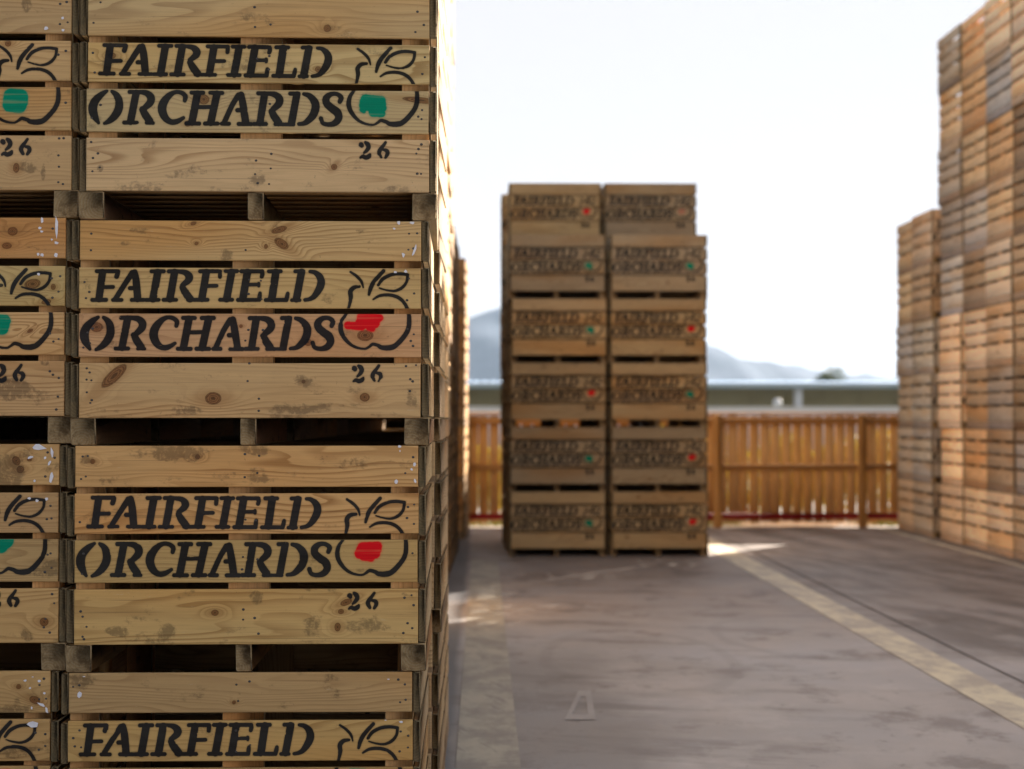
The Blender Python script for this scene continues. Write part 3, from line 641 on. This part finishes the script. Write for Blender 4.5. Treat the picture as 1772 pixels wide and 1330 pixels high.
# ------------------------------------------------------------------ ground
def sheet(name, x0, x1, y0, y1, z, mat, nx=1, ny=1):
    xs = np.linspace(x0, x1, nx+1); ys = np.linspace(y0, y1, ny+1)
    v = [(x, y, z) for x in xs for y in ys]
    f = [(i*(ny+1)+j, (i+1)*(ny+1)+j, (i+1)*(ny+1)+j+1, i*(ny+1)+j+1) for i in range(nx) for j in range(ny)]
    me = bpy.data.meshes.new(name); me.from_pydata(v, [], f); me.materials.append(mat)
    return tag(link(name, me), kind='structure')
def concrete():
    T = NT('yard_concrete'); v = T.tex('Object'); P = T.sep(v)
    big = T.noise(T.vm('MULTIPLY', v, (.28, .5, 1)), 1, 3, .55)
    dust = T.noise(T.vm('MULTIPLY', v, (.9, .55, 1)), 1, 5, .62)
    # sweeping streaks left by forks and tyres, bent across the slab
    bend = T.math('ADD', P[0], T.math('MULTIPLY', T.noise(T.vm('MULTIPLY', v, (.12, .12, 1)), 1, 1), 6.0))
    st = T.noise(T.comb(T.math('MULTIPLY', P[0], .55), T.math('ADD', T.math('MULTIPLY', P[1], 1.5), T.math('MULTIPLY', bend, .35)), 0.0), 1, 6, .66)
    st2 = T.noise(T.comb(T.math('MULTIPLY', P[0], 1.1), T.math('ADD', T.math('MULTIPLY', P[1], 4.2), T.math('MULTIPLY', bend, .6)), 3.0), 1, 4, .6)
    st3 = T.noise(T.comb(T.math('ADD', T.math('MULTIPLY', P[0], 2.6), T.math('MULTIPLY', P[1], .55)), T.math('MULTIPLY', P[1], .35), 5.0), 1, 5, .62)
    fine = T.noise(v, 90, 3, .6)
    col = T.mix(T.ramp(big, .35, .66), (0.38, 0.345, 0.32), (0.43, 0.415, 0.42))
    col = T.mix(T.math('MULTIPLY', T.ramp(dust, .42, .66), .75), col, (0.52, 0.475, 0.445))
    col = T.mix(T.math('MULTIPLY', T.ramp(st, .50, .68), .55), col, (0.135, 0.110, 0.092))
    col = T.mix(T.math('MULTIPLY', T.ramp(st2, .54, .70), .28), col, (0.50, 0.46, 0.43))
    bl1 = T.noise(T.vm('MULTIPLY', v, (1.1, .8, 1)), 1, 7, .72); bl2 = T.noise(T.vm('MULTIPLY', v, (5, 3.5, 1)), 1, 5, .7)
    col = T.mix(T.math('MULTIPLY', T.ramp(bl1, .52, .62), .62), col, (0.20, 0.165, 0.145))
    col = T.mix(T.math('MULTIPLY', T.ramp(bl1, .45, .36), .40), col, (0.56, 0.53, 0.51))
    col = T.mix(T.math('MULTIPLY', T.ramp(bl2, .62, .70), .55), col, (0.14, 0.115, 0.10))
    side = T.ramp(P[0], 3.1, 3.6)
    col = T.mix(T.math('MULTIPLY', T.math('MULTIPLY', T.ramp(st3, .44, .60), side), .75), col, (0.15, 0.125, 0.11))
    col = T.mix(T.math('MULTIPLY', T.math('MULTIPLY', T.ramp(st3, .47, .36), side), .5), col, (0.50, 0.47, 0.46))
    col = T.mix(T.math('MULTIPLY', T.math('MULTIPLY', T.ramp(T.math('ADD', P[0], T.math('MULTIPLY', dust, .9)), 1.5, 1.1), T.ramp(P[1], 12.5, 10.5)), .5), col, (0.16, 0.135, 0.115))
    def loop(cx, cy, rx, ry, w_, c_, a):
        d = T.vm('LENGTH', T.comb(T.math('DIVIDE', T.math('SUBTRACT', P[0], cx), rx), T.math('DIVIDE', T.math('SUBTRACT', P[1], cy), ry), 0.0))
        d = T.math('ABSOLUTE', T.math('SUBTRACT', T.math('ADD', d, T.math('MULTIPLY', T.math('SUBTRACT', dust, .5), .35)), 1.0))
        return T.mix(T.math('MULTIPLY', T.ramp(d, w_, w_*.3), a), col, c_)
    col = loop(1.05, 11.4, .62, 1.5, .10, (0.15, 0.12, 0.10), .16)
    col = loop(1.0, 11.0, .95, 1.2, .06, (0.40, 0.36, 0.32), .2)
    col = loop(2.6, 12.6, .8, 1.3, .08, (0.12, 0.10, 0.10), .16)
    # darker strip beside the left painted line and beyond the joint
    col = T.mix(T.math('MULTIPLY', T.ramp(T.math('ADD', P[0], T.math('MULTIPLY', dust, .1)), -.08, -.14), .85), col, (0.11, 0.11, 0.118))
    stack_shade = T.ramp(T.math('ADD', P[1], T.math('MULTIPLY', dust, 5.0)), 13.0, 19.5)      # shade around the far stacks, painted into the slab colour
    col = T.mix(T.math('MULTIPLY', stack_shade, .75), col, T.mix(1.0, col, (0.66, 0.57, 0.50), 'MULTIPLY'))
    col = T.scale(col, T.math('ADD', .80, T.math('MULTIPLY', fine, .22)))
    T.bump(T.math('ADD', T.math('MULTIPLY', fine, .3), dust), .25, .01)
    return T.done(col, T.math('ADD', .42, T.math('MULTIPLY', dust, .35)), .45)
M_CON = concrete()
ground_m = simple('ground_soil', (0.16, 0.14, 0.07), (0.10, 0.12, 0.045), .15, .95, .1)
sheet('ground', -4000, 5000, -500, 6000, -.03, ground_m)
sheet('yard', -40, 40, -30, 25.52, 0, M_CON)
def paint(name, c, base, amt=.5):
    T = NT(name); v = T.tex('Object'); P = T.sep(v)
    n = T.noise(T.vm('MULTIPLY', v, (3.0, 2.0, 1)), 1, 6, .7); n2 = T.noise(v, 40, 4, .7)
    st = T.noise(T.comb(T.math('ADD', T.math('MULTIPLY', P[0], 9), T.math('MULTIPLY', P[1], 3)), T.math('MULTIPLY', P[1], 1.5), 0.0), 1, 4, .6)
    f = T.math('MAXIMUM', T.math('MULTIPLY', T.ramp(n, .40, .62), amt), T.math('MULTIPLY', T.ramp(st, .55, .66), amt*1.1), clamp=True)
    col = T.mix(f, c, base); col = T.scale(col, T.math('ADD', .84, T.math('MULTIPLY', n2, .32)))
    return T.done(col, .6, .4)
M_Y1 = paint('faded_yellow_paint', (0.42, 0.38, 0.30), (0.26, 0.23, 0.195), .95)
M_Y2 = paint('yellow_paint', (0.70, 0.63, 0.46), (0.42, 0.37, 0.31), .9)
M_W = paint('white_paint', (0.37, 0.34, 0.325), (0.31, 0.285, 0.27), .95)
sheet('painted_line', -.122, .182, 2, 19.5, .004, M_Y1)
sheet('painted_line', 2.845, 3.145, 2, 25.2, .004, M_Y2)
sheet('painted_line', 5.93, 6.03, 8, 25.2, .004, M_Y2)
M_J = simple('joint_dark', (0.03, 0.03, 0.03), (0.06, 0.055, 0.05), 5, .9, .1)
sheet('expansion_joint', 3.335, 3.350, 2, 25.2, .004, M_J)
# little worn outline of a trapezoid painted on the slab
bmv = []; bmf = []
def gpt(px, py):
    d = CM @ Vector(((px-IMW/2)/FPX, -(py-IMH/2)/FPX, -1)); t_ = -H_EYE/d.z; return d.x*t_, d.y*t_
o_ = [(1001, 1196), (1022, 1196), (1031, 1246), (977, 1246)]; i_ = [(1005, 1206), (1014, 1206), (1018, 1237), (990, 1237)]
for p in o_ + i_:
    gx, gy = gpt(*p); bmv.append((gx, gy, .004))
me = bpy.data.meshes.new('painted_mark'); me.from_pydata(bmv, [], [(3, 2, 6, 7), (2, 1, 5, 6), (1, 0, 4, 5), (0, 3, 7, 4)]); me.materials.append(M_W)
tag(link('painted_mark', me), kind='structure')

# ------------------------------------------------------------------ fence
YFN = 25.40
def fencewood():
    T = NT('fence_wood'); oi = obj_info(T); gv = T.attr('gv', 'Vector'); P = T.vm('ADD', gv, T.scale((3, 5, 7), oi.outputs['Random']))
    tone = T.attr('tone')
    n = T.noise(T.vm('MULTIPLY', P, (2.0, 26, 26)), 1, 4, .6)
    col = T.mix(T.ramp(n, .35, .7), (0.82, 0.455, 0.155), (0.56, 0.27, 0.08))
    col = T.mix(T.math('MULTIPLY', T.math('FRACT', T.math('MULTIPLY', tone, 13.7)), .6), col, (0.62, 0.36, 0.16))
    col = T.mix(1.0, col, oi.outputs['Color'], 'MULTIPLY')
    T.bump(n, .4, .003)
    return T.done(col, .8, .2)
M_FEN = fencewood()
fence = thing('timber_fence', (0, YFN, 0), 0, label='orange-brown timber paling fence with a dark post and low red rail across the yard', cat='fence')
rf = random.Random(7)
def one(name, parent, mat, *boxes):
    mb = MB()
    for b_ in boxes: mb.box(*b_)
    return link(name, mb.mesh(name, [mat, mat]), parent)
x = -1.2; k = 0
while x < 8.2 and k < 99:
    w_ = .1500 + rf.uniform(-.008, .009)
    one('paling', fence, M_FEN, (x, x+w_, .0, .018+rf.uniform(-.004, .004), .075+rf.uniform(-.015, .015), 1.70+rf.uniform(-.008, .006), 'z', 0, 1, rf.random(), (rf.uniform(-.004, .004), 0, 0, 0)))
    x += .164 + rf.uniform(-.002, .002); k += 1
for z0, z1 in ((1.56, 1.655), (.86, .95)): one('rail', fence, M_FEN, (-1.3, 8.3, -.048, -.002, z0, z1, 'x', .003)).color = (.80, .74, .68, 1)
one('cap_board', fence, M_FEN, (-1.35, 8.35, -.06, .045, 1.712, 1.745, 'x', .003))
M_RED = simple('red_rail_paint', (0.42, 0.012, 0.016), (0.32, 0.01, 0.012), 6, .5, .4)
o = one('kick_rail', fence, M_RED, (-1.3, 8.3, -.075, -.0495, .125, .215, 'x', .004)); o['label'] = 'dark red low rail'
for px in (806, 1240, 1490, 1690):
    X_ = unproj(px, 800, YFN)[0]
    one('fence_post', fence, M_FEN, (X_-.06, X_+.06, -.155, -.0765, 0.0, 1.705, 'z', .004)).color = (.95, .9, .8, 1) if px == 1240 else (.60, .57, .52, 1)

# ------------------------------------------------------------------ beyond the fence
M_GRAV = simple('pale_gravel', (0.48, 0.45, 0.40), (0.66, 0.62, 0.56), 45, .9, .2, .6)
sheet('gravel_strip', -60, 80, 25.6, 34, -.012, M_GRAV)
def grass_m():
    T = NT('grass_blades'); oi = obj_info(T); n = T.noise(T.tex('Object'), 1.4, 3)
    col = T.mix(n, (0.10, 0.15, 0.02), (0.24, 0.24, 0.05)); m = T.done(col, .6, .3)
    return m
M_GR = grass_m()
rg = np.random.default_rng(4)
def blades(name, N, x0, x1, y0, y1, h, mat, lab, clump=None, z=-.01):
    x = rg.uniform(x0, x1, N); y = rg.uniform(y0, y1, N)
    if clump is not None:
        c = rg.uniform(x0, x1, clump); s_ = rg.integers(0, clump, N); x = c[s_] + rg.normal(0, .35, N)
    a = rg.uniform(0, 6.28, N); hh = h*rg.uniform(.4, 1.0, N); w_ = rg.uniform(.004, .010, N); ln = rg.normal(0, .35, (N, 2))*hh[:, None]
    V = np.zeros((N, 3, 3)); V[:, 0] = np.stack([x-w_*np.cos(a), y-w_*np.sin(a), np.full(N, z)], -1); V[:, 1] = np.stack([x+w_*np.cos(a), y+w_*np.sin(a), np.full(N, z)], -1)
    V[:, 2] = np.stack([x+ln[:, 0], y+ln[:, 1], z+hh], -1)
    me = bpy.data.meshes.new(name); me.from_pydata(V.reshape(-1, 3).tolist(), [], [(3*i, 3*i+1, 3*i+2) for i in range(N)]); me.materials.append(mat)
    return tag(link(name, me), lab, 'grass', kind='stuff')
blades('grass', 9000, -2, 9, 25.62, 27.0, .14, M_GR, 'tufts of sunlit green grass in the gravel behind the fence', 14)
# pebbles
N = 2600; px_ = rg.uniform(-1.5, 8.5, N); py_ = rg.uniform(25.5, 26.8, N); rr = rg.uniform(.008, .028, N)
oct_ = np.array([(1, 0, 0), (-1, 0, 0), (0, 1, 0), (0, -1, 0), (0, 0, .7), (0, 0, -.7)], float)
V = (oct_[None]*(rr[:, None, None])*rg.uniform(.7, 1.3, (N, 6, 1)) + np.stack([px_, py_, rr*.35-.01], -1)[:, None]).reshape(-1, 3)
of = [(0, 2, 4), (2, 1, 4), (1, 3, 4), (3, 0, 4), (2, 0, 5), (1, 2, 5), (3, 1, 5), (0, 3, 5)]
me = bpy.data.meshes.new('gravel'); me.from_pydata(V.tolist(), [], [tuple(6*i+q for q in f) for i in range(N) for f in of])
me.materials.append(simple('pebble', (0.60, 0.57, 0.52), (0.80, 0.76, 0.70), 20, .8, .3)); tag(link('gravel', me), 'pale pebbles lying in the sun behind the fence', 'gravel', kind='stuff')

def leafm(name, c1, c2):
    T = NT(name); g = T.tex('Object'); n = T.noise(g, 3.0, 3); n2 = T.noise(g, 40, 1)
    col = T.mix(T.ramp(T.math('ADD', T.math('MULTIPLY', n, .6), T.math('MULTIPLY', n2, .4)), .35, .65), c1, c2)
    T.done(col, .55, .3)
    tr = T.t.nodes.new('ShaderNodeBsdfTranslucent'); T.t.links.new(T.b.inputs['Base Color'].links[0].from_socket, tr.inputs[0])
    mx = T.t.nodes.new('ShaderNodeMixShader'); mx.inputs[0].default_value = .35
    T.t.links.new(T.b.outputs[0], mx.inputs[1]); T.t.links.new(tr.outputs[0], mx.inputs[2]); T.t.links.new(mx.outputs[0], T.out.inputs[0])
    return T.m
def leaves(N, clumps, size):
    cs = np.array(clumps, float)
    k = rg.integers(0, len(cs), N); d = rg.normal(0, 1, (N, 3)); d /= np.linalg.norm(d, axis=1)[:, None]
    rad = rg.uniform(.25, 1.0, N)**.6
    P = cs[k, :3] + d*(rad*cs[k, 3])[:, None]*np.array([1, 1, .85])
    a = rg.normal(0, 1, (N, 3)); a /= np.linalg.norm(a, axis=1)[:, None]; b_ = np.cross(a, rg.normal(0, 1, (N, 3))); b_ /= np.linalg.norm(b_, axis=1)[:, None]
    s_ = size*rg.uniform(.6, 1.3, N)[:, None]
    V = np.stack([P-a*s_, P-b_*s_*.5, P+a*s_, P+b_*s_*.5], 1).reshape(-1, 3)
    return V, [(4*i, 4*i+1, 4*i+2, 4*i+3) for i in range(N)]
def tube(mb, pts, rads, n=7):
    V = []
    for (p, r) in zip(pts, rads):
        for i in range(n): V.append((p[0]+r*math.cos(6.283*i/n), p[1]+r*math.sin(6.283*i/n), p[2]))
    F = [(j*n+i, j*n+(i+1) % n, (j+1)*n+(i+1) % n, (j+1)*n+i) for j in range(len(pts)-1) for i in range(n)]
    V = np.array(V); mb.raw(V, F, V[:, [2, 0, 1]], None, .3, 0)
M_BARK = simple('bark', (0.09, 0.065, 0.045), (0.14, 0.11, 0.08), 6, .9, .1)
M_LF1 = leafm('shrub_leaf', (0.30, 0.28, 0.03), (0.70, 0.52, 0.07)); M_LF2 = leafm('tree_leaf', (0.03, 0.05, 0.018), (0.07, 0.09, 0.03))
def plant(name, loc, h, wid, lab, cat, group, mat, N, size, trunk=.04, seed=1, base=.25):
    rr_ = random.Random(seed); t = thing(name, loc, 0, label=lab, cat=cat, group=group)
    mb = MB(); cl = []
    for i in range(9):
        a = rr_.uniform(0, 6.28); q = rr_.uniform(.1, 1)*wid*.34; zz = h*rr_.uniform(base+.12, .84)
        cl.append((q*math.cos(a), q*math.sin(a), zz, wid*rr_.uniform(.16, .26)))
        tube(mb, [(0, 0, h*.05), (q*.4*math.cos(a), q*.4*math.sin(a), zz*.55), (q*math.cos(a), q*math.sin(a), zz)], [trunk*.6, trunk*.4, trunk*.15])
    tube(mb, [(0, 0, -.03), (.01, 0, h*.25), (.02, .01, h*.6)], [trunk, trunk*.8, trunk*.3])
    link('trunk' if cat == 'tree' else 'stem', mb.mesh('trunk', [M_BARK]), t)
    V, F = leaves(N, cl, size); me = bpy.data.meshes.new('crown'); me.from_pydata(V.tolist(), [], F); me.materials.append(mat)
    link('crown' if cat == 'tree' else 'foliage', me, t)
SH = ['sunlit yellow-green shrub glimpsed through the fence gap beside the left row', 'yellow-green shrub behind the fence, first right of the middle block', 'yellow-green shrub behind the fence panel centre, second right of middle block',
      'yellow-green shrub behind the fence, left of the dark post', 'yellow-green shrub behind the fence beside the right wall of bins']
for i, (sx, sy, sh) in enumerate([(.2, 28.2, 1.45), (3.7, 27.6, 1.62), (4.9, 28.2, 1.45), (5.9, 27.8, 1.58), (7.1, 28.0, 1.5)]):
    plant('shrub', (sx, sy, -.01), sh, 1.9, SH[i], 'shrub', 'shrubs behind the fence', M_LF1, 3600, .05, .025, 50+i, .05)

# low concrete wall and long open shed
M_PALE = simple('pale_concrete', (0.80, 0.76, 0.74), (0.85, 0.81, 0.79), 1.2, .85, .2)
cw = MB(); cw.box(-30, 45, 60, 60.25, -.03, 2.06, 'x'); cw.box(-30.1, 45.1, 59.95, 60.3, 2.062, 2.12, 'x')
tag(link('concrete_wall', cw.mesh('concrete_wall', [M_PALE, M_PALE])), 'low pale concrete wall showing as thin line above the fence', 'wall')
M_ROOF = simple('blue_grey_roof', (0.46, 0.64, 0.86), (0.54, 0.70, 0.90), .6, .5, .4)
M_OLV = simple('olive_cladding', (0.34, 0.29, 0.17), (0.38, 0.33, 0.20), .8, .8, .2)
M_WH = simple('white_column_paint', (0.62, 0.62, 0.64), (0.7, 0.7, 0.72), 2, .6, .3)
shed = thing('shed', (0, 90, 0), 0, label='long low shed with pale blue roof edge and white posts beyond the fence', cat='building')
mb = MB()
mb.box(-45, 60, -.4, -.25, 3.34, 3.66, 'x')
ns = 210
for i in range(ns):   # ribbed roof sheets
    xx = -45 + 105*i/ns; mb.box(xx, xx+.30, -.5, 9, 3.70, 3.745, 'y', 0, 1, None, (0, 0, .04, 0))
mb.box(-45, 60, -.45, 9, 3.665, 3.699, 'y', 0, 1, None, (0, 0, .04, 0))
link('roof', mb.mesh('roof', [M_ROOF, M_ROOF]), shed)
mb = MB(); mb.box(-45, 60, -.6, -.405, 3.50, 3.60, 'x'); link('gutter', mb.mesh('gutter', [M_WH, M_WH]), shed)
mb = MB(); mb.box(-45, 60, 3.0, 3.2, -.03, 3.45, 'x')
for i in range(52): mb.box(-45+i*2.0, -45+i*2.0+.06, 2.94, 2.999, 0, 3.4, 'z')
link('wall', mb.mesh('wall', [M_OLV, M_OLV]), shed)
for i, px in enumerate((560, 700, 1381, 1720, 2060, 1040)):
    X_ = unproj(px, 690, 90)[0]; mb = MB(); mb.box(X_-.2, X_+.2, -.2, .2, -.03, 3.338, 'z'); link('column', mb.mesh('column', [M_WH, M_WH]), shed)
tk = thing('water_tank', (unproj(1345, 690, 86)[0], 86, -.03), 0, label='short pale tank standing left of the white shed post', cat='tank')
mb = MB()
tube(mb, [(0, 0, 0), (0, 0, 2.6)], [.22, .22], 20); link('body', mb.mesh('body', [M_WH]), tk)
mb = MB(); tube(mb, [(0, 0, 2.601), (0, 0, 2.72), (0, 0, 2.78)], [.235, .17, .01], 20); link('lid', mb.mesh('lid', [M_WH]), tk)

plant('tree', (unproj(1418, 690, 150)[0], 150, -.03), 7.5, 5.0, 'round dark green tree top rising just above the shed roof', 'tree', None, M_LF2, 5000, .11, .16, 77, .35)
0 and plant('tree', (unproj(1362, 690, 170)[0], 170, -.03), 7.2, 4.4, 'faint low tree left of the round tree above the shed roof', 'tree', None, M_LF2, 4000, .13, .16, 78, .35)

# ------------------------------------------------------------------ hills
def hills(name, YH, prof, depth, mat, seed):
    """ridge height from the skyline profile, falling away to front and back"""
    xs_p = [unproj(a, 690, YH)[0] for a, _ in prof]; zs_p = [H_EYE + (727-b_)/FPX*YH for _, b_ in prof]
    nx, ny = 420, 60
    xs = np.linspace(xs_p[0], xs_p[-1], nx); ridge = np.interp(xs, xs_p, zs_p) + np.convolve(np.random.default_rng(seed+9).normal(0, 5.0, nx+8), np.ones(9)/5, 'valid')
    ker = np.ones(5)/5; ridge = np.convolve(np.pad(ridge, 2, mode='edge'), ker, 'valid')
    rgn = np.random.default_rng(seed)
    t = np.linspace(-1, 1, ny); V = []
    ph = rgn.uniform(0, 6.28, 24); fx_ = rgn.uniform(.004, .05, 24); fy_ = rgn.uniform(.003, .02, 24)
    for i in range(nx):
        for j in range(ny):
            y = YH + t[j]*depth; s_ = max(0.0, 1-abs(t[j])**1.25)
            n_ = sum(math.sin(xs[i]*fx_[q]+y*fy_[q]+ph[q])/(1+60*fx_[q]) for q in range(24))
            V.append((xs[i], y, -2 + (ridge[i]+2)*s_ + n_*s_*(1-s_*.8)*ridge[i]*.10))
    F = [(i*ny+j, (i+1)*ny+j, (i+1)*ny+j+1, i*ny+j+1) for i in range(nx-1) for j in range(ny-1)]
    me = bpy.data.meshes.new(name); me.from_pydata(V, [], F); me.materials.append(mat)
    for p in me.polygons: p.use_smooth = True
    return tag(link(name, me), kind='structure')
M_HILL = simple('hill_bush', (0.025, 0.05, 0.085), (0.06, 0.085, 0.13), .012, .95, .05, 0, 'Object', 6)
hills('hills', 2500, [(200, 700), (500, 640), (700, 590), (790, 556), (815, 541), (843, 527), (872, 534), (930, 528), (1000, 540), (1100, 560), (1180, 578), (1228, 592), (1248, 597), (1275, 610), (1310, 622), (1345, 634), (1375, 641), (1410, 648), (1470, 652), (1560, 660), (1700, 672), (2100, 690)], 520, M_HILL, 3)
hills('hills', 3300, [(900, 640), (1200, 630), (1330, 634), (1390, 638), (1420, 641), (1480, 644), (1510, 649), (1560, 655), (1750, 640), (2100, 660)], 500, M_HILL, 5)

# ------------------------------------------------------------------ air
hm = bpy.data.materials.new('haze_air'); hm.use_nodes = True; t_ = hm.node_tree; t_.nodes.clear()
ho = t_.nodes.new('ShaderNodeOutputMaterial'); pv = t_.nodes.new('ShaderNodeVolumePrincipled')
pv.inputs['Color'].default_value = (.60, .77, 1.0, 1); pv.inputs['Density'].default_value = 7.8e-5; pv.inputs['Anisotropy'].default_value = .3
t_.links.new(pv.outputs[0], ho.inputs['Volume'])
mb = MB(); mb.box(-4100, 5100, -600, 6100, -4, 260, 'x'); me = mb.mesh('haze', [hm, hm]); tag(link('haze', me), kind='stuff')
